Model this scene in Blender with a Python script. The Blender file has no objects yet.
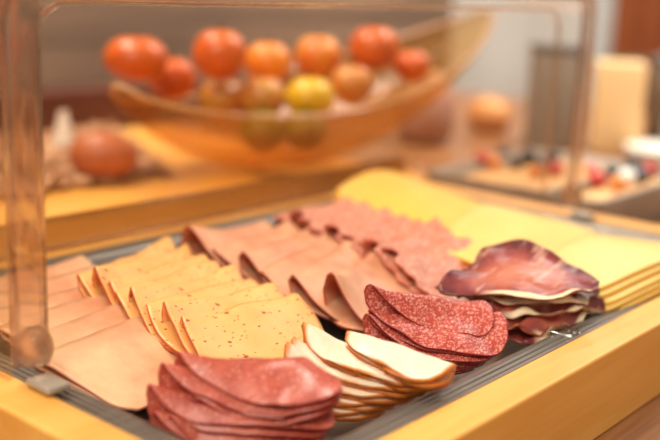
import bpy, bmesh, math, random
from mathutils import Vector, Matrix, noise
R = math.radians
C = bpy.context.scene.collection
A, B = .53, .325            # gastronorm tray: 53 x 32.5 cm, origin at its corner nearest the camera
TABLE = -.045

# ------------------------------------------------------------------ camera
F_PX, YAW, PITCH, ROLL = 1003.2, .69849, .23139, .040365
CAM = Vector((-.24207, -.23038, .18718))
FW = Vector((math.cos(YAW)*math.cos(PITCH), math.sin(YAW)*math.cos(PITCH), -math.sin(PITCH)))
RT0 = FW.cross(Vector((0, 0, 1))).normalized(); UP0 = RT0.cross(FW)
RT = RT0*math.cos(ROLL)+UP0*math.sin(ROLL); UP = -RT0*math.sin(ROLL)+UP0*math.cos(ROLL)
def at(x, y, z=0.):
    """point of the place seen at (x, y) that lies at height z"""
    d = FW*F_PX+RT*(x-330)-UP*(y-220)
    return CAM+d*((z-CAM.z)/d.z)
def far(x, y, dist):
    d = FW*F_PX+RT*(x-330)-UP*(y-220)
    return CAM+d*(dist/F_PX)
cd = bpy.data.cameras.new('camera'); cam = bpy.data.objects.new('camera', cd); C.objects.link(cam)
M4 = Matrix((RT, UP, -FW)).transposed().to_4x4(); M4.translation = CAM
cam.matrix_world = M4
cd.sensor_width = 36; cd.lens = 36*F_PX/660; cd.clip_start = .01
cd.dof.use_dof = True; cd.dof.focus_distance = .515; cd.dof.aperture_fstop = 3.9
sc = bpy.context.scene; sc.camera = cam
sc.view_settings.view_transform = 'Standard'; sc.view_settings.look = 'None'
sc.view_settings.exposure = 0.1; sc.view_settings.gamma = 1
sc.cycles.transparent_max_bounces = 32

# ------------------------------------------------------------------ materials
def srgb(h):
    h = h.lstrip('#'); v = [int(h[i:i+2], 16)/255 for i in (0, 2, 4)]
    return tuple(c/12.92 if c <= .04045 else ((c+.055)/1.055)**2.4 for c in v)+(1,)
class NT:
    def __init__(s, name):
        s.m = bpy.data.materials.new(name); s.m.use_nodes = True; s.t = s.m.node_tree
        s.b = s.t.nodes['Principled BSDF']; s.out = s.t.nodes['Material Output']
    def n(s, t, **k):
        o = s.t.nodes.new(t)
        for a, v in k.items():
            if a in o.inputs.keys() if hasattr(o.inputs, 'keys') else False: o.inputs[a].default_value = v
            else: setattr(o, a, v)
        return o
    def l(s, a, b): s.t.links.new(a, b)
    def coord(s, kind='Object', scale=(1, 1, 1), rot=(0, 0, 0)):
        c = s.n('ShaderNodeTexCoord'); mp = s.n('ShaderNodeMapping')
        mp.inputs['Scale'].default_value = scale; mp.inputs['Rotation'].default_value = rot
        s.l(c.outputs[kind], mp.inputs['Vector']); return mp.outputs[0]
    def noise(s, v, scale, detail=3, rough=.5):
        o = s.n('ShaderNodeTexNoise'); o.inputs['Scale'].default_value = scale
        o.inputs['Detail'].default_value = detail; o.inputs['Roughness'].default_value = rough
        s.l(v, o.inputs['Vector']); return o.outputs['Fac']
    def ramp(s, f, stops, interp='LINEAR'):
        o = s.n('ShaderNodeValToRGB'); e = o.color_ramp.elements; o.color_ramp.interpolation = interp
        while len(e) < len(stops): e.new(.5)
        for i, (p, c) in enumerate(stops): e[i].position = p; e[i].color = srgb(c) if isinstance(c, str) else (c, c, c, 1)
        s.l(f, o.inputs[0]); return o.outputs[0]
    def mix(s, f, a, b, mode='MIX'):
        o = s.n('ShaderNodeMix', data_type='RGBA', blend_type=mode)
        for sock, v in ((o.inputs[0], f), (o.inputs[6], a), (o.inputs[7], b)):
            if isinstance(v, str): sock.default_value = srgb(v)
            elif isinstance(v, (int, float)): sock.default_value = v
            else: s.l(v, sock)
        return o.outputs[2]
    def base(s, c): 
        if isinstance(c, str): s.b.inputs['Base Color'].default_value = srgb(c)
        else: s.l(c, s.b.inputs['Base Color'])
    def bump(s, h, dist, strength=.6):
        o = s.n('ShaderNodeBump'); o.inputs['Distance'].default_value = dist; o.inputs['Strength'].default_value = strength
        s.l(h, o.inputs['Height']); s.l(o.outputs[0], s.b.inputs['Normal'])
    def set(s, rough=.5, metal=0, sss=0, coat=0, spec=None):
        s.b.inputs['Roughness'].default_value = rough; s.b.inputs['Metallic'].default_value = metal
        s.b.inputs['Coat Weight'].default_value = coat
        if spec is not None: s.b.inputs['Specular IOR Level'].default_value = spec
        if sss:
            s.b.inputs['Subsurface Weight'].default_value = sss; s.b.inputs['Subsurface Radius'].default_value = (1, .45, .25)
            s.b.inputs['Subsurface Scale'].default_value = .004
        return s.m
def plain(name, col, rough=.5, metal=0, sss=0, coat=0, var=None, vs=60):
    t = NT(name)
    if var: t.base(t.mix(t.ramp(t.noise(t.coord(), vs), [(.35, 0.), (.65, 1.)]), col, var))
    else: t.base(col)
    return t.set(rough, metal, sss, coat)
def wood(name, c1, c2, c3, scale=(3, 60, 60), rough=.45, rings=1., rot=(0, 0, 0), coat=0.):
    t = NT(name); v = t.coord('Object', scale, rot)
    a = t.noise(v, 1.0*rings, 5, .6); c = t.ramp(a, [(.3, c1), (.5, c2), (.72, c3)])
    g = t.noise(t.coord('Object', (scale[0]*2, scale[1]*6, scale[2]*6), rot), 1.5, 2)
    t.base(t.mix(.25, c, t.ramp(g, [(.3, c1), (.7, c3)]))); t.bump(g, .0003, .25)
    return t.set(rough, coat=coat)
def meat(name, c1, c2, rim=None, rimw=.07, blot=45, spots=None, spot_scale=300, spot_cut=.16, rough=.42, sss=.25, edge_sides='tf', bumpd=.0004):
    """sliced meat: soft blotches, small flecks, a rind that follows the slice's own outline (UV)"""
    t = NT(name); v = t.coord()
    c = t.mix(t.ramp(t.noise(v, blot, 4, .6), [(.35, 0.), (.65, 1.)]), c1, c2)
    if spots:
        for k, sp in enumerate(spots):
            vo = t.n('ShaderNodeTexVoronoi'); vo.inputs['Scale'].default_value = spot_scale*(1+.37*k); vo.inputs['Randomness'].default_value = 1
            mpv = t.coord('Object', (1, 1.6+.5*k, 1), (0, 0, .7*k+.4)); t.l(mpv, vo.inputs['Vector'])
            ra = t.ramp(vo.outputs['Distance'], [(spot_cut*.6, 1.), (spot_cut, 0.)])
            sel = t.n('ShaderNodeSeparateColor'); t.l(vo.outputs['Color'], sel.inputs[0])
            cut = t.ramp(sel.outputs[k % 3], [(.55, 0.), (.6, 1.)])
            c = t.mix(t.mix(1., ra, cut, 'MULTIPLY'), c, sp)
    if rim:
        a = t.n('ShaderNodeAttribute'); a.attribute_name = 'edge'
        nz = t.noise(v, 200, 2)
        ad = t.n('ShaderNodeMath', operation='MULTIPLY_ADD'); t.l(nz, ad.inputs[0]); ad.inputs[1].default_value = rimw*.6; t.l(a.outputs['Fac'], ad.inputs[2])
        c = t.mix(t.ramp(ad.outputs[0], [(1-rimw*.9, 0.), (1+rimw*.1 if 1+rimw*.1 <= 1 else 1., 1.)]), c, rim)
    t.base(c); t.bump(t.noise(v, 350, 3), bumpd, .5)
    return t.set(rough, sss=sss)

M = {}
M['ham'] = meat('pale_ham', '#e8ba92', '#d49874', blot=30, rough=.32)
M['ham_edge'] = plain('pale_ham_edge', '#dd9478', .45, sss=.2)
M['paprika'] = meat('paprika_sausage', '#f4b974', '#ecaa62', blot=40, spots=['#a83a18', '#8f4a1e', '#b8481e'], spot_scale=115, spot_cut=.22, rough=.42)
M['paprika_edge'] = plain('paprika_edge', '#c7683c', .45, sss=.2)
M['rimham'] = meat('rind_ham', '#dfa682', '#c88464', rim='#b65a34', rimw=.03, blot=35, rough=.4)
M['rimham_edge'] = plain('rind_ham_edge', '#8c2f1a', .4, sss=.1)
M['psalami'] = meat('pale_salami', '#cc8064', '#b66a50', blot=150, spots=['#eab49c', '#e2a48e'], spot_scale=330, spot_cut=.5, rough=.45)
M['psalami_edge'] = plain('pale_salami_edge', '#b2503c', .45, sss=.2)
M['cheese'] = meat('yellow_cheese', '#ecc052', '#e8b846', blot=25, rough=.38, sss=.4, bumpd=.00015)
M['cheese_pale'] = meat('pale_cheese', '#eecb76', '#eac268', blot=25, rough=.36, sss=.4, bumpd=.00015)
M['cheese_edge'] = plain('cheese_edge', '#e8ae22', .4, sss=.3)
M['salami'] = meat('red_salami', '#bd4a3a', '#a2342a', blot=140, spots=['#d88e80', '#d07a6c', '#dea092'], spot_scale=400, spot_cut=.5, rough=.33, sss=.15, rim='#a02a24', rimw=.03)
M['salami_edge'] = plain('red_salami_edge', '#8a1c1a', .35, sss=.1)
M['bundle'] = meat('fine_salami', '#c4604a', '#a44030', blot=60, spots=['#d98a7c', '#cf6f64'], spot_scale=450, spot_cut=.4, rough=.35, sss=.15)
M['bundle_edge'] = plain('fine_salami_edge', '#982a20', .4, sss=.15)
M['turkey'] = meat('white_turkey', '#f8e6cf', '#f3d9bd', rim='#cf7a26', rimw=.12, blot=60, rough=.4, sss=.3)
M['turkey_edge'] = plain('turkey_rind', '#cd7420', .38, var='#b05a18', vs=120)
M['prosc_edge'] = plain('cured_ham_edge', '#7a2a1c', .4, var='#a5603a', vs=200)
def prosciutto():
    t = NT('cured_ham'); v = t.coord('Object', (1, 1.6, 1), (0, 0, .6))
    a = t.n('ShaderNodeAttribute'); a.attribute_name = 'edge'
    fr = t.n('ShaderNodeAttribute'); fr.attribute_name = 'along'
    nz = t.noise(v, 40, 4, .6)
    ad = t.n('ShaderNodeMath', operation='MULTIPLY_ADD'); t.l(nz, ad.inputs[0]); ad.inputs[1].default_value = .9; t.l(a.outputs['Fac'], ad.inputs[2])
    dv = t.n('ShaderNodeMath', operation='MULTIPLY'); t.l(ad.outputs[0], dv.inputs[0]); dv.inputs[1].default_value = .55
    c = t.ramp(dv.outputs[0], [(.35, '#cc7e68'), (.55, '#b8624e'), (.68, '#94403c'), (.80, '#5e1c22')])
    veins = t.noise(t.coord('Object', (1, 4, 1), (0, 0, .9)), 45, 3, .5)
    c = t.mix(t.ramp(veins, [(.60, 0.), (.68, .55)]), c, '#e6b49c')
    fat = t.mix(1., t.ramp(ad.outputs[0], [(1.0, 0.), (1., 0.)]) if False else t.ramp(a.outputs['Fac'], [(.80, 0.), (.85, 1.)]), t.ramp(fr.outputs['Fac'], [(.38, 0.), (.5, 1.)]), 'MULTIPLY')
    c = t.mix(fat, c, '#f0d8b4')
    t.base(c); t.bump(t.noise(v, 220, 3), .0006, .6); return t.set(.3, sss=.15)
M['prosc'] = prosciutto()
M['frame'] = wood('beech_wood', '#e09a3e', '#eaab50', '#f3bf68', (4, 30, 30), .4, coat=.15)
M['table'] = wood('table_wood', '#643c20', '#8c5a32', '#ac7844', (3, 40, 40), .4, coat=.1)
M['board'] = wood('board_wood', '#d8963c', '#e6aa4e', '#f0ba60', (3, 30, 30), .4, coat=.1)
M['planks'] = wood('weathered_planks', '#3a2f26', '#6b5746', '#97806a', (1.5, 1, 40), .6)
M['redwood'] = wood('dark_red_wood', '#38170e', '#562615', '#6b3620', (2, 30, 20), .45)
M['cabinet'] = wood('cabinet_wood', '#4a2008', '#6a300e', '#7c3c14', (20, 20, 2), .4)
M['wall'] = plain('white_wall', '#e2e0da', .8, var='#d8d5cd', vs=3)
def steel():
    t = NT('brushed_steel'); v = t.coord('Object', (2, 400, 2))
    t.base(t.ramp(t.noise(v, 1, 2), [(.3, '#86807a'), (.7, '#a09a92')])); t.set(.36, metal=.85)
    return t.m
M['steel'] = steel()
M['mark'] = plain('polished_steel', '#e8e6e0', .15, metal=1)
M['greytray'] = plain('grey_stoneware', '#8f8173', .4, var='#a09080', vs=30)
M['straw'] = plain('straw', '#e0b48c', .7, var='#9a6238', vs=70)
M['egg'] = plain('brown_eggshell', '#b5653c', .45, sss=.1, var='#a9582f', vs=50)
def fruitmat(n, c, v): 
    t = NT(n); o = t.coord(); t.base(t.mix(t.ramp(t.noise(o, 30, 3), [(.35, 0.), (.65, 1.)]), c, v)); t.bump(t.noise(o, 500, 2), .0006, .5)
    return t.set(.32, sss=.1, coat=.2)
M['tang'] = fruitmat('tangerine_peel', '#dc6a20', '#c85616'); M['orange'] = fruitmat('orange_peel', '#f0942a', '#ea8420')
M['lemon'] = fruitmat('lemon_peel', '#e8c024', '#d8ac1c'); M['pear'] = fruitmat('apple_skin', '#d0803a', '#c09038')
M['peach'] = fruitmat('peach_skin', '#eca030', '#d8602a'); M['green'] = fruitmat('olive_skin', '#8c7a28', '#a08a30')
M['stem'] = plain('stem_brown', '#4a3a1c', .7)
M['tomato'] = plain('tomato_skin', '#c02a18', .15, coat=.4); M['olive'] = plain('black_olive', '#1c1a1e', .15, coat=.4)
M['mozz'] = plain('mozzarella', '#f3efe6', .35, sss=.3); M['onion'] = plain('orange_pepper', '#e0883a', .3)
M['feta'] = plain('pickled_relish', '#e3b878', .5, var='#c88a4a', vs=120)
M['paper'] = plain('white_paper', '#eee6da', .8); M['beige'] = plain('beige_board', '#e2bd88', .7, var='#dcb47c', vs=8)
M['greycard'] = plain('grey_board', '#8e8375', .6); M['darkcap'] = plain('dark_grey_cap', '#57504a', .6)
M['bread'] = plain('bread_crust', '#b8763e', .6, var='#d49a5c', vs=40); M['plate'] = plain('white_china', '#e8ddcc', .25)
M['jar'] = plain('dusky_pink_ceramic', '#b08470', .45, var='#a67a68', vs=30); M['green_leaf'] = plain('dried_herb', '#4a4a2c', .8)
M['lens'] = plain('steel_can', '#8a8078', .3, metal=.8)
def clear(name, tint, k=.12, rough=.03):
    t = NT(name); tr = t.n('ShaderNodeBsdfTransparent'); tr.inputs[0].default_value = srgb(tint)
    gl = t.n('ShaderNodeBsdfGlossy'); gl.inputs['Roughness'].default_value = rough
    fr = t.n('ShaderNodeLayerWeight'); fr.inputs[0].default_value = k
    bmp = t.n('ShaderNodeBump'); bmp.inputs['Distance'].default_value = .002; bmp.inputs['Strength'].default_value = .15
    t.l(t.noise(t.coord('Object', (3, 3, 90)), 1., 2), bmp.inputs['Height']); t.l(bmp.outputs[0], gl.inputs['Normal'])
    cap = t.n('ShaderNodeMath', operation='MINIMUM'); t.l(fr.outputs['Fresnel'], cap.inputs[0]); cap.inputs[1].default_value = .16
    mx = t.n('ShaderNodeMixShader'); t.l(cap.outputs[0], mx.inputs[0]); t.l(tr.outputs[0], mx.inputs[1]); t.l(gl.outputs[0], mx.inputs[2])
    t.l(mx.outputs[0], t.out.inputs[0]); return t.m
M['clear'] = clear('clear_plastic', '#f8f4f0')
def glass(name, tint, rough=.03, transp=.45):
    t = NT(name); g = t.n('ShaderNodeBsdfGlass'); g.inputs['Color'].default_value = srgb(tint); g.inputs['Roughness'].default_value = rough; g.inputs['IOR'].default_value = 1.45
    tr = t.n('ShaderNodeBsdfTransparent'); tr.inputs[0].default_value = srgb(tint)
    mx = t.n('ShaderNodeMixShader'); mx.inputs[0].default_value = transp
    t.l(g.outputs[0], mx.inputs[1]); t.l(tr.outputs[0], mx.inputs[2]); t.l(mx.outputs[0], t.out.inputs[0]); return t.m
M['smoke'] = glass('smoky_plastic_rim', '#d6c9bb', .15, .5)
M['tab'] = plain('clear_tab_highlight', '#a89c8e', .2)  # clear tab: its whitish highlight is painted into the base colour
M['rimglass'] = glass('clear_plastic_rim', '#f6efe8', .08, .5)
def amber():
    t = NT('amber_glass'); tr = t.n('ShaderNodeBsdfTransparent'); tr.inputs[0].default_value = srgb('#f9ebd0')
    mx = t.n('ShaderNodeMixShader'); mx.inputs[0].default_value = .11
    t.base('#c08a48'); t.set(.12, coat=.5)
    t.l(tr.outputs[0], mx.inputs[1]); t.l(t.b.outputs[0], mx.inputs[2]); t.l(mx.outputs[0], t.out.inputs[0]); return t.m
M['amber'] = amber()
M['amber_rim'] = plain('amber_glass_rim', '#c08e58', .15, coat=.5)

# ------------------------------------------------------------------ object helpers
def link(name, me, mats, parent=None, loc=None):
    o = bpy.data.objects.new(name, me); C.objects.link(o)
    for m in (mats if isinstance(mats, (list, tuple)) else [mats]): me.materials.append(M[m])
    if parent: o.parent = parent
    if loc is not None: o.location = loc
    return o
def tag(o, label=None, cat=None, group=None, kind=None):
    for k, v in (('label', label), ('category', cat), ('group', group), ('kind', kind)):
        if v: o[k] = v
    return o
def thing(name, loc, label, cat, group=None):
    o = bpy.data.objects.new(name, None); C.objects.link(o); o.location = loc; o.empty_display_size = .02
    return tag(o, label, cat, group)
def mesh(name, verts, faces, smooth=True):
    me = bpy.data.meshes.new(name); me.from_pydata([tuple(v) for v in verts], [], faces); me.validate(); me.update()
    if smooth: me.polygons.foreach_set('use_smooth', [True]*len(me.polygons))
    return me
def from_bm(name, bm, smooth=True):
    bmesh.ops.recalc_face_normals(bm, faces=bm.faces[:])
    me = bpy.data.meshes.new(name); bm.to_mesh(me); bm.free()
    if smooth: me.polygons.foreach_set('use_smooth', [True]*len(me.polygons))
    return me
def box_bm(lo, hi, bev=.002, seg=2, bm=None, rot=0):
    b = bmesh.new(); bmesh.ops.create_cube(b, size=1)
    s = [h-l for l, h in zip(lo, hi)]; c = [(h+l)/2 for l, h in zip(lo, hi)]
    bmesh.ops.scale(b, vec=s, verts=b.verts)
    if bev: bmesh.ops.bevel(b, geom=b.edges[:], offset=bev, segments=seg, profile=.5, affect='EDGES')
    if rot: bmesh.ops.rotate(b, matrix=Matrix.Rotation(rot, 3, 'Z'), verts=b.verts)
    bmesh.ops.translate(b, vec=c, verts=b.verts)
    if bm is None: return b
    me = bpy.data.meshes.new('tmp'); b.to_mesh(me); b.free(); bm.from_mesh(me); bpy.data.meshes.remove(me); return bm
def lathe(prof, seg=32, sx=1, sy=1):
    vs, fs = [], []
    for i, (r, z) in enumerate(prof):
        for k in range(seg):
            a = 2*math.pi*k/seg; vs.append((r*math.cos(a)*sx, r*math.sin(a)*sy, z))
    for i in range(len(prof)-1):
        for k in range(seg):
            a, b = i*seg+k, i*seg+(k+1) % seg; fs.append((a, b, b+seg, a+seg))
    bm = bmesh.new(); V = [bm.verts.new(v) for v in vs]
    for f in fs: bm.faces.new([V[i] for i in f])
    bmesh.ops.remove_doubles(bm, verts=bm.verts[:], dist=1e-6)
    bmesh.ops.holes_fill(bm, edges=[e for e in bm.edges if e.is_boundary], sides=0) if prof[0][0] > 1e-6 and prof[0] == prof[-1] else None
    return bm
def sm(a, b, x): x = max(0, min(1, (x-a)/(b-a))); return x*x*(3-2*x)

# ------------------------------------------------------------------ slices
def finish_slice(name, vs, fs, mats, thick, edge, along=None):
    org = sum(vs, Vector())/len(vs); org = Vector((org.x, org.y, min(v.z for v in vs)))
    me = mesh(name, [v-org for v in vs], fs)
    a = me.attributes.new('edge', 'FLOAT', 'POINT'); a.data.foreach_set('value', edge)
    if along: b = me.attributes.new('along', 'FLOAT', 'POINT'); b.data.foreach_set('value', along)
    o = link(name, me, mats, loc=org)
    s = o.modifiers.new('thickness', 'SOLIDIFY'); s.thickness = thick; s.offset = 0; s.material_offset_rim = 1 if len(mats) > 1 else 0
    return o
def fold_slice(name, BL, BR, FR, FL, mats, r=.003, gap=.0016, n=4., m=2.5, curl=(0, 0), wave=(.001, 30), seed=0, thick=.0014,
               bulge=.0, short=.93, NS=30, NQ=16, ragged=0.):
    """a slice folded in half: fold line BL-BR, the two layers run to the open edge FL-FR"""
    BL, BR, FR, FL = map(Vector, (BL, BR, FR, FL)); vs, edge, along = [], [], []
    sv = Vector((seed*3.17, seed*1.3, seed*7.7)); L = ((FL-BL).length+(FR-BR).length)/2
    qs = [1-(1-(k/NQ))**1.0 for k in range(NQ+1)]; qs = [math.sin(q*math.pi/2)**1.2 if False else q for q in qs]
    rows = [(-q) for q in reversed(qs)]+[q for q in qs[1:]]
    for t in rows:
        q = abs(t); e = max(0., 1-q**n)**(1/m); e = max(e, .03)
        for i in range(NS+1):
            s0 = i/NS; s = .5+(s0-.5)*e
            back = BL.lerp(BR, s); front = FL.lerp(FR, s)
            ql = q if t > 0 else q*short
            rr = r*(1+curl[0]*(1-s0)**3+curl[1]*s0**3)
            q0 = min(.9, rr/L*1.2)
            hb = r*math.sqrt(max(0, 1-(1-min(1, ql/min(.9, r/L*1.2)))**2)); h = rr*math.sqrt(max(0, 1-(1-min(1, ql/q0))**2))
            fade = sm(0., 1, (ql)*1.15)
            hb = hb*(1-fade)+gap/2*fade*min(1, ql*8); h = h*(1-fade)+gap/2*fade*min(1, ql*8)
            p = back.lerp(front, ql)
            p.z += bulge*4*s*(1-s)
            if t >= 0: p.z += 2*(h-hb)-hb+h*0
            else: p.z += -hb-h*1.0
            if t >= 0: p.z += hb
            else: p.z += 0
            w = wave[0]*(noise.noise(Vector((p.x, p.y, 0))*wave[1]+sv)+.4*noise.noise(Vector((p.x, p.y, 0))*wave[1]*2.7+sv))
            p.z += w*(1 if t >= 0 else .6)
            if ragged:
                k = ragged*noise.noise(Vector((s*9, t*9, seed)))
                p += (FL-BL).normalized()*k*q+(BR-BL).normalized()*k*abs(2*s-1)
            # keep a little wobble of the outline
            p += (BR-BL).normalized()*(.0015*noise.noise(Vector((t*3, seed, s*2)))*abs(2*s-1))
            vs.append(p); edge.append(max(q**1.5, abs(2*s0-1)**1.5)); along.append(s)
    W = NS+1; fs = [(j*W+i, j*W+i+1, (j+1)*W+i+1, (j+1)*W+i) for j in range(len(rows)-1) for i in range(NS)]
    return finish_slice(name, vs, fs, mats, thick, edge, along)
def flat_slice(name, P00, P10, P11, P01, mats, p=7., wave=(.0008, 25), seed=0, thick=.0022, droop=.0, N=26, fn=None, ragged=0.):
    """an unfolded slice spanned by four corners, with a rounded outline"""
    P = list(map(Vector, (P00, P10, P11, P01))); vs, edge, along = [], [], []; sv = Vector((seed*2.9, seed*5.1, 0))
    for j in range(N+1):
        for i in range(N+1):
            a, b = 2*i/N-1, 2*j/N-1; mx = max(abs(a), abs(b))
            if mx > 0:
                ln = (abs(a)**p+abs(b)**p)**(1/p); k = mx/ln; a2, b2 = a*k, b*k
            else: a2 = b2 = 0
            if ragged:
                k = 1+ragged*noise.noise(Vector((math.atan2(b, a)*1.7+.3, seed, 0)))*mx; a2 *= k; b2 *= k
            u, v = (a2+1)/2, (b2+1)/2
            q = P[0].lerp(P[1], u).lerp(P[3].lerp(P[2], u), v)
            q.z += wave[0]*noise.noise(Vector((q.x, q.y, 0))*wave[1]+sv)-droop*mx**3
            if fn: q = fn(q, u, v)
            vs.append(q); edge.append(mx); along.append(u if v < .5 else 0.)
    W = N+1; fs = [(j*W+i, j*W+i+1, (j+1)*W+i+1, (j+1)*W+i) for j in range(N) for i in range(N)]
    return finish_slice(name, vs, fs, mats, thick, edge, along)
ORD = ['frontmost', 'second from the front', 'third from the front', 'fourth from the front', 'fifth from the front', 'sixth from the front',
       'seventh from the front', 'eighth from the front', 'ninth from the front', 'tenth from the front', 'eleventh from the front']
def lerp(a, b, t): return a+(b-a)*t
def row(name, front, back, cnt, mats, label, cat, group, seed, ease=1., jit=.002, **kw):
    """front/back: ((x,y) fold left, fold right, open edge right, open edge left); heights from kw z=(zBL,zBR,zFR,zFL)"""
    zz = kw.pop('z'); rnd = random.Random(seed); hook = kw.pop('hook', None)
    for i in range(cnt):
        t = (i/(cnt-1))**ease; c = []
        jx, jy = rnd.uniform(-jit, jit), rnd.uniform(-jit, jit)*.6
        for k in range(4):
            c.append((lerp(front[k][0], back[k][0], t)+jx, lerp(front[k][1], back[k][1], t)+jy, zz[k]))
        k2 = dict(kw)
        if 'curls' in k2: cs = k2.pop('curls'); k2['curl'] = cs[i % len(cs)]
        o = fold_slice(name, *c, mats, seed=seed, **k2)
        pos = ORD[i] if i < cnt-1 else 'rearmost'
        tag(o, f'{label}, {pos} in its row', cat, group)

# row of pale ham at the left end
row('ham_slice', [(.014, .168), (.098, .180), (.098, .128), (.030, .108)], [(.040, .285), (.140, .300), (.132, .235), (.05, .215)], 6,
    ['ham', 'ham_edge'], 'pale pink folded ham slice', 'ham', 'pale ham slices', 11, z=(.008, .007, -.010, -.010), n=9., m=5., r=.0024, wave=(.0022, 28))
# row of paprika sausage
row('sausage_slice', [(.090, .146), (.172, .141), (.156, .078), (.064, .100)], [(.098, .246), (.197, .280), (.170, .212), (.076, .188)], 8,
    ['paprika', 'paprika_edge'], 'orange paprika-flecked sausage slice', 'sausage', 'paprika sausage slices', 31, ease=.93,
    z=(.014, .012, -.010, -.004), n=3.4, m=2.4, r=.0028, curls=[(1.2, .3), (2.4, .5), (.3, .2), (1.6, .8), (.5, .2)], wave=(.0034, 28), jit=.003)
# row of ham with brown rind
row('rind_ham_slice', [(.192, .135), (.280, .162), (.262, .098), (.172, .080)], [(.196, .268), (.282, .274), (.272, .206), (.186, .200)], 6,
    ['rimham', 'rimham_edge'], 'pink brown-rinded ham slice', 'ham', 'brown-rinded ham slices', 51,
    z=(.012, .016, -.006, -.008), n=2.8, m=2.4, r=.0026, curls=[(3.4, 0), (1.2, .2), (.2, 0), (1.4, .3), (.4, .3)], wave=(.0030, 26), jit=.004)
# row of coarse pale salami
row('pale_salami_slice', [(.268, .150), (.342, .134), (.315, .066), (.235, .082)], [(.288, .268), (.370, .270), (.360, .205), (.268, .200)], 9,
    ['psalami', 'psalami_edge'], 'coarse pale salami slice', 'salami', 'coarse pale salami slices', 71,
    z=(.018, .018, -.006, -.004), n=3., m=2.2, r=.0028, curls=[(1.2, .6), (2.0, 1.2), (.5, 1.6)], wave=(.0034, 50), ragged=.010, jit=.004)

# cheese: three fanned piles
def cheese(pts, cnt, mats, where, seed, group, dome=0.):
    rnd = random.Random(seed)
    for i in range(cnt):           # i = 0 lowest
        k = cnt-1-i; dz = -.0033*k; sx, sy = rnd.uniform(-.004, .004)-.001*k, rnd.uniform(-.004, .004)-.0012*k
        c = [(q.x+sx, q.y+sy, q.z+dz) for q in pts]
        def fn(q, u, v, dome=dome): q.z += dome*math.sin(math.pi*min(1, u))*v**2-.002*(2*u-1)**2; return q
        o = flat_slice('cheese_slice', *c, mats, p=14, seed=seed, thick=.0026, wave=(.0022, 14), fn=fn)
        pos = ['lowest', 'second from the bottom', 'third from the bottom', 'second from the top'][i] if i < cnt-1 else 'topmost'
        tag(o, f'yellow cheese slice, {pos} of the {where}', 'cheese', group)
cheese([at(432, 247, .014), at(484, 203, .016), at(396, 172, .022), at(330, 192, .020)], 4, ['cheese', 'cheese_edge'], 'rear cheese pile', 91, 'cheese slices of the rear pile', .006)
cheese([at(545, 290, .012), at(595, 230, .020), at(478, 200, .022), at(425, 243, .016)], 4, ['cheese_pale', 'cheese_edge'], 'middle cheese pile', 95, 'cheese slices of the middle pile')
cheese([at(602, 290, .014), at(710, 248, .020), at(594, 233, .026), at(535, 268, .020)], 5, ['cheese_pale', 'cheese_edge'], 'front cheese pile by the cured ham', 99, 'cheese slices of the front pile')

# red salami pile in focus
def S(px, py, z): return at(px, py, z)
sal = [  # BL, BR, FR, FL, curl
    ((364, 292, .026), (484, 298, .020), (518, 340, .006), (410, 332, .008), (1.8, .2), 'topmost'),
    ((368, 312, .016), (500, 314, .014), (530, 356, .000), (420, 362, -.002), (.5, .2), 'second from the top'),
    ((362, 322, .010), (490, 326, .009), (516, 368, -.005), (404, 366, -.006), (1.8, .2), 'third from the top'),
    ((362, 338, .002), (484, 338, .003), (504, 372, -.010), (402, 374, -.011), (.8, .2), 'fourth from the top'),
    ((368, 350, -.005), (470, 350, -.004), (492, 376, -.013), (396, 380, -.014), (.6, .2), 'lowest')]
for i, (a, b, c, d, cu, pos) in enumerate(sal):
    o = fold_slice('salami_slice', S(*a), S(*b), S(*c), S(*d), ['salami', 'salami_edge'], r=.0022, n=2.3, m=1.9, curl=cu, wave=(.0060, 24), seed=120, thick=.0013, NS=40, NQ=22)
    tag(o, f'white-speckled red salami slice, {pos} of the pile beside the cured ham', 'salami', 'red salami slices')

# fine salami bundle in the near corner
NTH = ['second', 'third', 'fourth', 'fifth', 'sixth', 'seventh', 'eighth']
for i in range(7):
    z = .018-.0044*i; dx = [8, -8, 6, -20, -4, -16, 0][i]; dy = 11.5*i
    o = fold_slice('fine_salami_slice', S(166+dx, 360+dy, z+.004), S(300+dx*.4, 358+dy*.8, z+.006), S(398-7*i-dx*.6, 412+dy*.55, z-.004), S(188+dx, 394+dy, z-.006),
                   ['bundle', 'bundle_edge'], r=.0026, n=2.4, m=1.9, curl=(1.6, .2), wave=(.005, 30), seed=160+i//3, thick=.0017, NS=34)
    tag(o, f'soft red fine-grained salami slice in the near corner bundle, {"topmost" if i == 0 else "lowest" if i == 6 else NTH[i-1]+" from the top"}', 'salami', 'fine salami slices')

# white turkey fan with orange rind
TK = [((350, 333), (456, 370), (434, 393), (336, 344), .3, .2), ((304, 334), (444, 374), (422, 397), (296, 350), 2.6, 0), ((298, 346), (432, 381), (406, 402), (272, 360), 1.6, 0),
      ((290, 356), (420, 388), (394, 408), (270, 376), 2.8, 0), ((284, 368), (404, 394), (378, 414), (268, 390), 1.2, 0), ((290, 380), (390, 402), (362, 422), (280, 402), 1.6, 0)]
for i, (bl, br, fr, fl, c0, c1) in enumerate(TK):
    z = .015-.0044*i
    o = fold_slice('turkey_slice', S(*bl, z+.007), S(*br, z-.003), S(*fr, z-.006), S(*fl, z+.003),
                   ['turkey', 'turkey_edge'], r=.0024, gap=.003, n=2.8, m=2.2, curl=(c0, c1), wave=(.0026, 40), seed=190, thick=.0026, NS=34)
    tag(o, f'white turkey breast slice with orange rind, {"topmost" if i == 0 else "lowest" if i == 5 else NTH[i-1]+" from the top"} of the fan', 'turkey', 'turkey slices')

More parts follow.
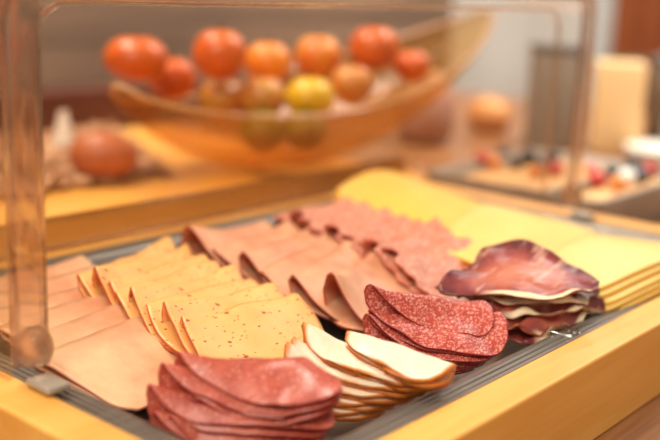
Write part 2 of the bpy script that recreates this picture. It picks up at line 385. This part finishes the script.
# prosciutto heap
def crumple(a, f, sd):
    def fn(q, u, v):
        q.z += a*noise.noise(Vector((u*f, v*f*1.4, sd)))+a*.3*noise.noise(Vector((u*f*2.6, v*f*2.6, sd+4)))
        q.x += a*.5*noise.noise(Vector((u*f, v*f, sd+9))); return q
    return fn
pro = [  # corners: left-front, right-front, right-back, left-back
    ((422, 288, .020), (566, 304, .017), (614, 274, .026), (500, 238, .036), .006, 2.2, 'topmost with a white fat edge'),
    ((424, 292, .017), (572, 308, .012), (612, 286, .014), (466, 268, .022), .006, 3, 'second from the top'),
    ((450, 304, .011), (578, 320, .006), (616, 294, .008), (480, 284, .014), .007, 3.5, 'third from the top'),
    ((500, 330, .003), (576, 330, .000), (624, 292, .004), (500, 294, .006), .008, 3.2, 'second from the bottom'),
    ((505, 350, -.007), (576, 340, -.006), (622, 302, -.006), (500, 304, -.003), .006, 4, 'lowest next to the steel rim')]
for i, (a, b, c, d, am, f, pos) in enumerate(pro):
    o = flat_slice('prosciutto_slice', S(*a), S(*b), S(*c), S(*d), ['prosc', 'prosc_edge'], p=3.2, seed=220+i, thick=.0013, wave=(.003, 30), N=48, fn=crumple(am, f, 220+i*7), ragged=.14)
    tag(o, f'crumpled dark red cured ham slice, {pos} of the heap', 'cured ham', 'cured ham slices')

# ------------------------------------------------------------------ steel tray
def rrect(x0, y0, x1, y1, r, seg=6):
    pts = []
    for cx, cy, a0 in ((x1-r, y1-r, 0), (x0+r, y1-r, 90), (x0+r, y0+r, 180), (x1-r, y0+r, 270)):
        for k in range(seg+1): a = R(a0+90*k/seg); pts.append((cx+r*math.cos(a), cy+r*math.sin(a)))
    return pts
def loops(prof, x0, y0, x1, y1, r0, close_last=True):
    vs, fs = [], []; N = None
    for ins, z in prof:
        pts = rrect(x0+ins, y0+ins, x1-ins, y1-ins, max(r0-ins*.5, .004)); N = len(pts); vs += [Vector((p[0], p[1], z)) for p in pts]
    for j in range(len(prof)-1):
        for i in range(N): a, b = j*N+i, j*N+(i+1) % N; fs.append((a, b, b+N, a+N))
    if close_last: fs.append(tuple((len(prof)-1)*N+i for i in range(N)))
    return vs, fs
tray = thing('steel_tray', (A/2, B/2, -.019), 'shallow rectangular stainless steel tray of cold cuts set in the wooden frame', 'tray')
off = Vector((A/2, B/2, -.019))
prof = [(.0004, -.003), (.0008, .0005), (.0016, .0018), (.0030, .0018), (.0034, .0011), (.0046, .0011), (.0050, .0018), (.0066, .0018), (.0070, .0011), (.0082, .0011), (.0086, .0018), (.0102, .0018),
        (.0106, .0011), (.0116, .0011), (.0120, .0016), (.0145, .0014), (.0160, .0000), (.0205, -.0160), (.0225, -.0178), (.026, -.0182)]
vs, fs = loops(prof, 0, 0, A, B, .012)
me = mesh('tray_body', [v-off for v in vs], fs); body = link('tray_body', me, 'steel', tray)
es = body.modifiers.new('edges', 'EDGE_SPLIT'); es.split_angle = R(40)
bm = bmesh.new()
p1 = at(552, 331, .0022); p2 = at(566, 336, .0022)
for a, b, w in ((at(550, 332, .0026), at(572, 337, .0026), .0012), (at(565, 327, .0026), at(569, 332, .0026), .0009), (at(571, 329, .0026), at(575, 333, .0026), .0009), (at(577, 330, .0026), at(580, 334, .0026), .0009)):
    d = (b-a); L = d.length; box_bm((-L/2, -w/2, -.0007), (L/2, w/2, .0007), .0004, 2, bm)
    vsn = bm.verts[-1:]; bm.verts.ensure_lookup_table()
    nn = [v for v in bm.verts if not v.tag]
    rot = Matrix.Rotation(math.atan2(d.y, d.x), 3, 'Z')
    for v in nn: v.co = rot@v.co+(a+b)/2-off; v.tag = True
link('bright_bars', from_bm('bright_bars', bm), 'mark', tray)['label'] = 'small bright raised bars on the steel rim'  # short raised bars of bright polished metal on the rim

# ------------------------------------------------------------------ wooden frame
fr = thing('display_stand', (A/2, B/2, TABLE), 'pale beech display stand framing the steel tray of cold cuts', 'stand'); fo = Vector((A/2, B/2, TABLE))
w = .023; top = .0035
def rail(lo, hi):
    b = box_bm([l-o for l, o in zip(lo, fo)], [h-o for h, o in zip(hi, fo)], .0016, 3); link('rail', from_bm('rail', b, False), 'frame', fr)
rail((-w, -w, TABLE), (A+w, 0, top)); rail((-w, B, TABLE), (A+w, B+w, top)); rail((-w, 0, TABLE), (0, B, top)); rail((A, 0, TABLE), (A+w, B, top))
b = box_bm((-A/2, -B/2, .001), (A/2, B/2, .008), .0005, 1); link('bottom_panel', from_bm('bottom_panel', b, False), 'frame', fr)

# ------------------------------------------------------------------ transparent roll-top cover
cov = thing('roll_top_cover', (A/2, .26, .004), 'clear plastic roll-top cover standing open over the rear half of the tray', 'cover'); co = Vector((A/2, .26, .004))
def hood(x0, x1, y0, y1, z0, z1, rad, name, t=.0025):
    b = box_bm((x0, y0-.05, z0-.05), (x1, y1, z1), rad, 6)
    bmesh.ops.bisect_plane(b, geom=b.verts[:]+b.edges[:]+b.faces[:], plane_co=(0, y0, 0), plane_no=(0, -1, 0), clear_outer=True)
    bmesh.ops.bisect_plane(b, geom=b.verts[:]+b.edges[:]+b.faces[:], plane_co=(0, 0, z0), plane_no=(0, 0, -1), clear_outer=True)
    bmesh.ops.translate(b, vec=-co, verts=b.verts)
    o = link(name, from_bm(name, b), 'clear', cov)
    if t: s = o.modifiers.new('t', 'SOLIDIFY'); s.thickness = t; s.offset = 1
    return o
def tube_rect(path, wx, wy, name, mat, parent, off, bev=.0012):
    """rectangular bar swept along a path that lies in a plane of constant y"""
    vs, fs = [], []; n = len(path)
    prof = [(-wx/2+bev, -wy/2), (wx/2-bev, -wy/2), (wx/2, -wy/2+bev), (wx/2, wy/2-bev), (wx/2-bev, wy/2), (-wx/2+bev, wy/2), (-wx/2, wy/2-bev), (-wx/2, -wy/2+bev)]
    for i, p in enumerate(path):
        a = path[max(0, i-1)]; c = path[min(n-1, i+1)]; d = (c-a).normalized(); nn = Vector((d.z, 0, -d.x))
        for u, v in prof: vs.append(p+nn*u+Vector((0, v, 0))-off)
    K = len(prof)
    for i in range(n-1):
        for k in range(K): fs.append((i*K+k, i*K+(k+1) % K, (i+1)*K+(k+1) % K, (i+1)*K+k))
    fs.append(tuple(range(K))[::-1]); fs.append(tuple((n-1)*K+k for k in range(K)))
    bm = bmesh.new(); V = [bm.verts.new(v) for v in vs]
    for f in fs: bm.faces.new([V[i] for i in f])
    o = link(name, from_bm(name, bm), mat, parent); o.modifiers.new('e', 'EDGE_SPLIT').split_angle = R(50); return o
def arch(x0, x1, z0, z1, y, r, seg=10):
    p = [Vector((x0, y, z0))]
    for cx, a0, a1 in ((x0+r, 180, 90), (x1-r, 90, 0)):
        for k in range(seg+1): a = R(lerp(a0, a1, k/seg)); p.append(Vector((cx+r*math.cos(a), y, z1-r+r*math.sin(a))))
    p.append(Vector((x1, y, z0))); return p
ZT = .192
hood(-.004, A+.004, .156, B+.012, .0045, ZT, .022, 'rear_hood')
hood(.006, A-.006, .166, B+.002, .012, ZT-.008, .020, 'front_lid', 0)
tube_rect(arch(.003, A+.003, .012, ZT-.002, .152, .024), .018, .006, 'hood_rim', 'rimglass', cov, co)
tube_rect(arch(.020, A-.020, .020, ZT-.018, .167, .018), .003, .003, 'lid_rim', 'rimglass', cov, co)
b = box_bm((-.006, B+.006, .0045), (A+.006, B+.016, .026), .002, 2); bmesh.ops.translate(b, vec=-co, verts=b.verts); link('rear_rim', from_bm('rear_rim', b), 'smoke', cov)
for x, sx in ((.004, 1), (A-.004, -1)):
    b = lathe([(0, -.007), (.008, -.006), (.0098, -.002), (.0098, .003), (.007, .006), (0, .0065)], 24)
    bmesh.ops.rotate(b, matrix=Matrix.Rotation(R(90), 3, 'Y'), verts=b.verts); bmesh.ops.translate(b, vec=Vector((x, .150, .020))-co, verts=b.verts)
    link('pivot_knob', from_bm('pivot_knob', b), 'rimglass', cov)
    b = box_bm((x-.008, .128, .0045), (x+.004, .146, .0080), .001, 2); bmesh.ops.translate(b, vec=-co, verts=b.verts); link('pivot_tab', from_bm('pivot_tab', b), 'tab', cov)

# ------------------------------------------------------------------ setting
def struct(name, lo, hi, mat, bev=0):
    o = link(name, from_bm(name, box_bm(lo, hi, bev), False), mat); return tag(o, None, None, None, 'structure')
tb = link('buffet_table', from_bm('buffet_table', box_bm((-.8, -1.0, TABLE-.04), (1.75, 1.25, TABLE), .004), False), 'table')
tag(tb, 'brown wooden buffet table under the tray and the boards', 'table')
struct('floor', (-2, -2, -.9), (4.5, 4.5, -.85), 'table')
struct('wall_back', (-1.5, 1.25, -.85), (1.98, 1.30, 1.8), 'planks')
struct('wall_right', (2.6, -1.2, -.85), (2.65, 3.5, 1.8), 'wall')
struct('wall_far', (1.2, 2.2, -.85), (2.65, 2.25, 1.8), 'wall')
cb = thing('wall_cabinet', (2.45, .1, -.85), 'dark reddish-brown wooden cabinet at the far right', 'cabinet')
link('cabinet_body', from_bm('cabinet_body', box_bm((-.14, -1.0, 0), (.14, .86, 1.6), .004), False), 'cabinet', cb)

# raised light board behind the tray
bd = link('wooden_board', from_bm('wooden_board', box_bm((-.45, .359, TABLE), (.62, .86, -.004), .003), False), 'board')
tag(bd, 'thick honey-coloured wooden board behind the tray carrying the fruit bowl', 'board')
rc = link('wooden_crate', from_bm('wooden_crate', box_bm((.12, .80, -.0035), (.98, .84, .048), .003), False), 'redwood')
tag(rc, 'low dark red-brown wooden crate side behind the egg', 'crate')
rnd = random.Random(5)
bm = bmesh.new()
for k in range(3800):
    x, y = rnd.uniform(.05, .60), rnd.uniform(.49, .79)
    if x > .40+(y-.52)*.5: continue
    if y < .515+.03*noise.noise(Vector((x*20, 0, 0))): continue
    L = rnd.uniform(.010, .03); a = rnd.uniform(0, 6.3); d = Vector((math.cos(a), math.sin(a), rnd.uniform(-.25, .25)))*L/2; n_ = Vector((-math.sin(a), math.cos(a), 0))*.0022
    p = Vector((x, y, rnd.uniform(-.001, .006)))
    vv = [bm.verts.new(p+q) for q in (-d-n_, d-n_, d+n_+Vector((0, 0, .001)), -d+n_+Vector((0, 0, .001)))]; bm.faces.new(vv)
o = link('straw', from_bm('straw', bm, False), 'straw'); s = o.modifiers.new('t', 'SOLIDIFY'); s.thickness = .0008
tag(o, 'pale straw shavings scattered around the egg on the board', 'straw', None, 'stuff')
# egg
def egg_bm(r):
    pr = []
    for k in range(17):
        a = math.pi*k/16; z = -math.cos(a)*r*1.28; pr.append((max(0, math.sin(a)*r*(1-.12*math.cos(math.pi-a))), z))
    return lathe(pr, 28)
e = at(104, 177, .002); b = egg_bm(.0218)
bmesh.ops.rotate(b, matrix=Matrix.Rotation(R(90), 3, 'X')@Matrix.Rotation(0, 3, 'Y'), verts=b.verts); bmesh.ops.rotate(b, matrix=Matrix.Rotation(R(36), 3, 'Z'), verts=b.verts)
eg = link('egg', from_bm('egg', b), 'egg'); eg.location = (e.x, e.y, .0225); eg.scale = (1.15, 1.15, 1.05)
tag(eg, 'brown egg lying in the straw left of the fruit bowl', 'egg')
# folded napkin
q = at(64, 150, .0)
b = bmesh.new()
for k in (0, 1):
    ang = .5 if k else -.5
    V = [b.verts.new(Vector((u*.012-.0, math.sin(ang)*v*.02, (1-v)*.045))) for u, v in ((-1, 1), (1, 1), (.35, 0), (-.35, 0))]; b.faces.new(V)
np_ = link('folded_napkin', from_bm('folded_napkin', b, False), 'paper', loc=(q.x, q.y, -.002)); np_.rotation_euler.z = R(-50); s = np_.modifiers.new('t', 'SOLIDIFY'); s.thickness = .0012
tag(np_, 'small white folded napkin standing left of the brown egg', 'napkin')

# ------------------------------------------------------------------ fruit bowl
TL = at(116, 86, .092); TRp = at(489, 12, .158); 
bw = thing('fruit_bowl', ((TL.x+TRp.x)/2, (TL.y+TRp.y)/2, 0), 'long boat-shaped amber glass bowl full of citrus fruit on the wooden board', 'bowl'); bo = Vector(bw.location)
ax = (TRp-TL); ax.z = 0; LX = ax.length; ux = ax.normalized(); uy = Vector((-ux.y, ux.x, 0))
NU, NV = 40, 20; vs = []; rimL = []; 
for i in range(NU+1):
    u = i/NU; c = TL+ux*LX*u; ww = .100*max(.0, math.sin(math.pi*u**.85))**.8+.004
    zt = lerp(TL.z, TRp.z, u)-.050*math.sin(math.pi*u**.72)**.9
    k = abs(u-.36)/(.64 if u > .36 else .36); zb = -.002 + (lerp(TL.z, TRp.z, u)-.006)*min(1, k)**(1.6 if u > .36 else 2.6)
    zb = min(zb, zt-.004)
    for j in range(NV+1):
        a = math.pi*j/NV; v = -math.cos(a)
        d = abs(v)
        z = lerp(zb, zt, d**2.2); yy = ww*math.copysign(d**.85, v)
        vs.append(Vector((c.x, c.y, 0))+uy*yy+Vector((0, 0, z))-bo)
    rimL.append((vs[-NV-1].copy(), vs[-1].copy()))
W = NV+1; fs = [(i*W+j, i*W+j+1, (i+1)*W+j+1, (i+1)*W+j) for i in range(NU) for j in range(NV)]
o = link('bowl_body', mesh('bowl_body', vs, fs), 'amber', bw); s = o.modifiers.new('t', 'SOLIDIFY'); s.thickness = .003; s.offset = 1
def curve_mesh(name, pts, r, mat, parent, seg=8, cyc=False):
    vs, fs = [], []; n = len(pts)
    for i, p in enumerate(pts):
        d = (pts[(i+1) % n if cyc else min(n-1, i+1)]-pts[(i-1) % n if cyc else max(0, i-1)]).normalized(); a = d.cross(Vector((0, 0, 1))).normalized(); c = d.cross(a)
        for k in range(seg): t = 2*math.pi*k/seg; vs.append(p+(a*math.cos(t)+c*math.sin(t))*r)
    for i in range(n if cyc else n-1):
        for k in range(seg): j = (i+1) % n; fs.append((i*seg+k, i*seg+(k+1) % seg, j*seg+(k+1) % seg, j*seg+k))
    return link(name, mesh(name, vs, fs), mat, parent)
ring = [a for a, _ in rimL]+[c for _, c in reversed(rimL)]
curve_mesh('bowl_rim', ring, .0024, 'amber_rim', bw, cyc=True)
bc = TL+ux*LX*.47

def fruit(px, py, dist, r, mat, name, label, sx=1., flat=.9, cat=None):
    dist -= .02; r *= .96; p = far(px, py, dist); t = thing(name, (p.x, p.y, p.z-r*flat), label, cat or name, 'fruit in the amber bowl')
    pr = [(math.sin(math.pi*k/20)*r*(1+.02*math.sin(3*k)), -math.cos(math.pi*k/20)*r*flat*(1-.10*max(0, math.cos(math.pi*k/20)*-1)**8) + r*flat) for k in range(21)]
    pr[0] = (0, pr[0][1]+r*.04); pr[-1] = (0, pr[-1][1]-r*.08)
    link('flesh', from_bm('flesh', lathe(pr, 30)), mat, t)
    b = lathe([(0, 0), (.0022, 0), (.0016, .004), (.0022, .006), (0, .006)], 8); bmesh.ops.translate(b, vec=(0, 0, 2*r*flat-r*.12), verts=b.verts)
    link('stem', from_bm('stem', b), 'stem', t); t.rotation_euler = (0, 0, px)
    return t
fruit(136, 58, .985, .0325, 'tang', 'tangerine', 'large orange-red tangerine over the left tip of the bowl', flat=.72)
fruit(172, 78, 1.05, .026, 'tang', 'tangerine', 'orange tangerine half hidden behind the leftmost one')
fruit(220, 54, 1.02, .0285, 'tang', 'tangerine', 'tall dark orange-red tangerine, second from the left of the top fruits', flat=.95)
fruit(268, 62, 1.10, .0265, 'orange', 'orange', 'light orange fruit right of the tall red tangerine')
fruit(262, 97, 1.05, .0255, 'pear', 'apple', 'brownish yellow apple below the light orange fruit')
fruit(310, 98, 1.05, .0265, 'lemon', 'apple', 'bright yellow apple in the middle of the bowl')
fruit(318, 56, 1.17, .0285, 'peach', 'peach', 'yellow and red peach above the bright yellow apple')
fruit(374, 48, 1.14, .0295, 'tang', 'tangerine', 'orange-red tangerine at the right end of the top fruits')
fruit(412, 66, 1.18, .022, 'tang', 'tangerine', 'small orange tangerine low at the right tip of the bowl')
fruit(352, 84, 1.12, .026, 'pear', 'apple', 'dull brownish apple under the right-hand tangerine')
fruit(222, 98, 1.06, .025, 'pear', 'apple', 'dull apple under the tall red tangerine')
fruit(262, 130, 1.02, .024, 'green', 'lime', 'olive-green lime at the bottom of the bowl on the left')
fruit(305, 130, 1.03, .023, 'green', 'lime', 'olive-green lime at the bottom of the bowl on the right')

# ------------------------------------------------------------------ grey tray of antipasti on the right
gx0, gy1 = at(425, 159, 0).xy; g2 = at(622, 197, 0).xy
gx0 = .615; gy0, gy1 = g2[1]+.0, .365; gx1 = .86
g = thing('serving_tray', ((gx0+gx1)/2, (gy0+gy1)/2, TABLE), 'deep grey stoneware tray of mixed antipasti right of the cheese', 'tray'); go = Vector(g.location)
vs, fs = loops([(.012, TABLE), (.006, -.022), (.0, -.002), (.001, .0), (.006, .0), (.008, -.002), (.014, -.026), (.02, -.03)], gx0, gy0, gx1, gy1, .014)
link('tray_body', mesh('tray_body', [v-go for v in vs], fs), 'greytray', g).modifiers.new('e', 'EDGE_SPLIT').split_angle = R(45)
mid = at(556, 185, 0).y
link('divider', from_bm('divider', box_bm((gx0+.012-go.x, mid-.004-go.y, -.029-go.z), (gx1-.012-go.x, mid+.004-go.y, -.003-go.z), .0015)), 'greytray', g)
rl = link('relish', from_bm('relish', box_bm((gx0+.0215, mid+.006, -.0285), (gx1-.0215, gy1-.0215, -.007), .003)), 'feta'); tag(rl, 'pale orange relish filling the rear half of the grey tray', 'relish', None, 'stuff')
rl = link('salad_dressing', from_bm('salad_dressing', box_bm((gx0+.0215, gy0+.0215, -.0285), (gx1-.0215, mid-.006, -.011), .003)), 'feta'); tag(rl, 'pale dressing under the antipasti in the front half of the grey tray', 'dressing', None, 'stuff')
def ball(px, py, r, mat, name, label, z=None, cat=None):
    zb = -.007 if py < 172 and px < 565 else -.011
    p = at(px, py, zb+r); pr = [(math.sin(math.pi*k/12)*r, -math.cos(math.pi*k/12)*r*.9) for k in range(13)]
    o = link(name, from_bm(name, lathe(pr, 18)), mat, loc=(p.x, p.y, zb+r*.9)); o.rotation_euler = (.2, .1, px)
    tag(o, label, cat or name.replace('_', ' '), 'antipasti in the grey tray')
ball(482, 158, .009, 'tomato', 'cherry_tomato', 'dull red cherry tomato, leftmost in the rear half of the grey tray')
ball(504, 152, .008, 'olive', 'black_olive', 'black olive right of the leftmost cherry tomato')
ball(516, 162, .008, 'olive', 'black_olive', 'black olive in front of the rear olive')
ball(528, 156, .010, 'olive', 'black_olive', 'large black olive in the middle of the rear half')
ball(541, 164, .010, 'olive', 'black_olive', 'dark olive beside the orange pepper pieces')
ball(552, 156, .009, 'olive', 'black_olive', 'dark olive behind the red tomato under the cover rim')
ball(495, 162, .008, 'onion', 'orange_pepper', 'orange pepper piece between tomato and olives', cat='pepper')
ball(536, 170, .008, 'onion', 'orange_pepper', 'orange pepper piece in front of the dark olives', cat='pepper')
ball(556, 168, .009, 'tomato', 'cherry_tomato', 'red cherry tomato beside the tray divider')
ball(598, 178, .010, 'tomato', 'cherry_tomato', 'bright red cherry tomato in the front half of the grey tray')
ball(592, 170, .008, 'tomato', 'cherry_tomato', 'small red tomato behind the bright red one')
ball(612, 171, .010, 'olive', 'black_olive', 'black olive behind the white mozzarella ball')
ball(618, 182, .009, 'onion', 'orange_pepper', 'orange pepper piece in the front corner of the grey tray', cat='pepper')
ball(627, 176, .010, 'mozz', 'mozzarella_ball', 'white mozzarella ball beside the bright red tomato', cat='cheese')
ball(641, 174, .010, 'olive', 'black_olive', 'black olive right of the mozzarella ball')
ball(632, 165, .009, 'olive', 'black_olive', 'black olive directly behind the mozzarella ball')
ball(650, 168, .009, 'tomato', 'cherry_tomato', 'red cherry tomato at the right edge of the picture')

# ------------------------------------------------------------------ far things
def base(px, py): return at(px, py, TABLE)
def carton(name, px, py, wd, h, mat, label, cat, rot, capm=None, dep=None):
    p = base(px, py); t = thing(name, (p.x, p.y, TABLE), label, cat); dep = dep or wd
    link('carton_body', from_bm('carton_body', box_bm((-dep/2, -wd/2, 0), (dep/2, wd/2, h*(.93 if capm else 1)), .003)), mat, t)
    if capm: link('lid', from_bm('lid', box_bm((-dep/2-.001, -wd/2-.001, h*.93), (dep/2+.001, wd/2+.001, h), .003)), capm, t)
    t.rotation_euler.z = rot; return t
carton('beige_carton', 612, 150, .072, .135, 'beige', 'upright beige carton behind the grey tray', 'carton', YAW-.2)
hb = thing('dried_herbs', (*base(614, 150).xy, TABLE+.136), 'dark dried herbs lying on the beige carton', 'herbs')
for k in range(7):
    b = lathe([(0, -.012), (.004, -.008), (.006, 0), (.004, .008), (0, .012)], 8, 1, .4)
    bmesh.ops.rotate(b, matrix=Matrix.Rotation(R(90), 3, 'X')@Matrix.Rotation(R(k*50), 3, 'Y'), verts=b.verts); bmesh.ops.translate(b, vec=(.006*math.sin(k*2), -.03+.01*k, .004), verts=b.verts)
    link('leaf', from_bm('leaf', b), 'green_leaf', hb)
hb.rotation_euler.z = YAW-.2
carton('grey_carton', 552, 146, .080, .155, 'greycard', 'grey carton with darker lid seen through the cover', 'carton', YAW-.05, 'darkcap')
p = base(668, 150); cn = thing('steel_canister', (p.x, p.y, TABLE), 'grey metal canister cut off by the right edge of the picture', 'canister')
link('canister_body', from_bm('canister_body', lathe([(0, 0), (.036, 0), (.038, .003), (.038, .13), (.036, .133), (0, .133)], 32)), 'lens', cn)
link('canister_lid', from_bm('canister_lid', lathe([(0, .1335), (.0395, .1335), (.0395, .142), (.03, .146), (0, .146)], 32)), 'darkcap', cn)
for k in range(3):
    p = base(628, 149); z = .0045*k
    pl = link('plate', from_bm('plate', lathe([(0, .0), (.045, .0), (.05, .002), (.072, .010), (.073, .0115), (.071, .0115), (.048, .005), (0, .004)], 40)), 'plate', loc=(p.x-.06, p.y-.10, TABLE+z))
    tag(pl, 'white china plate behind the antipasti, '+['lowest', 'middle', 'topmost'][k]+' of its stack', 'plate', 'stacked white plates')
p = base(488, 131); br = link('bread_roll', from_bm('bread_roll', lathe([(0, 0), (.02, .0), (.033, .010), (.037, .026), (.032, .042), (.02, .052), (.008, .056), (0, .0565)], 28, 1, 1.1)), 'bread', loc=(p.x, p.y, TABLE)); tag(br, 'round brown bread roll on the table right of the fruit bowl', 'bread')
p = base(424, 142); jr = thing('ceramic_jar', (p.x, p.y, TABLE), 'dusky pink rounded jar behind the right tip of the bowl', 'jar')
link('jar_body', from_bm('jar_body', lathe([(0, 0), (.03, 0), (.042, .012), (.047, .04), (.043, .07), (.032, .09), (.027, .095), (0, .095)], 32)), 'jar', jr)
link('lid', from_bm('lid', lathe([(0, .0955), (.03, .0955), (.031, .099), (.02, .106), (.006, .109), (0, .11)], 32)), 'jar', jr)

# ------------------------------------------------------------------ light
def area(name, loc, target, size, power, col, sy=None):
    ld = bpy.data.lights.new(name, 'AREA'); ld.shape = 'RECTANGLE'; ld.size = size; ld.size_y = sy or size; ld.energy = power; ld.color = col
    o = bpy.data.objects.new(name, ld); C.objects.link(o); o.location = loc
    o.rotation_euler = (Vector(target)-Vector(loc)).to_track_quat('-Z', 'Y').to_euler(); return o
area('ceiling_lamp', (.15, 1.0, 1.5), (.3, .3, 0), .6, 33, (1, .92, .79))
area('front_lamp', (-.9, -.3, 1.3), (.25, .2, 0), .7, 20, (1, .90, .75))
area('wall_fill', (1.5, .2, 1.4), (2.6, 1.3, .1), .8, 70, (.97, .98, 1))  # added fill that brightens the white right wall, no window behind it
wd = bpy.data.worlds.new('world'); sc.world = wd; wd.use_nodes = True
bg = wd.node_tree.nodes['Background']; bg.inputs[0].default_value = (1, .87, .72, 1); bg.inputs[1].default_value = .52
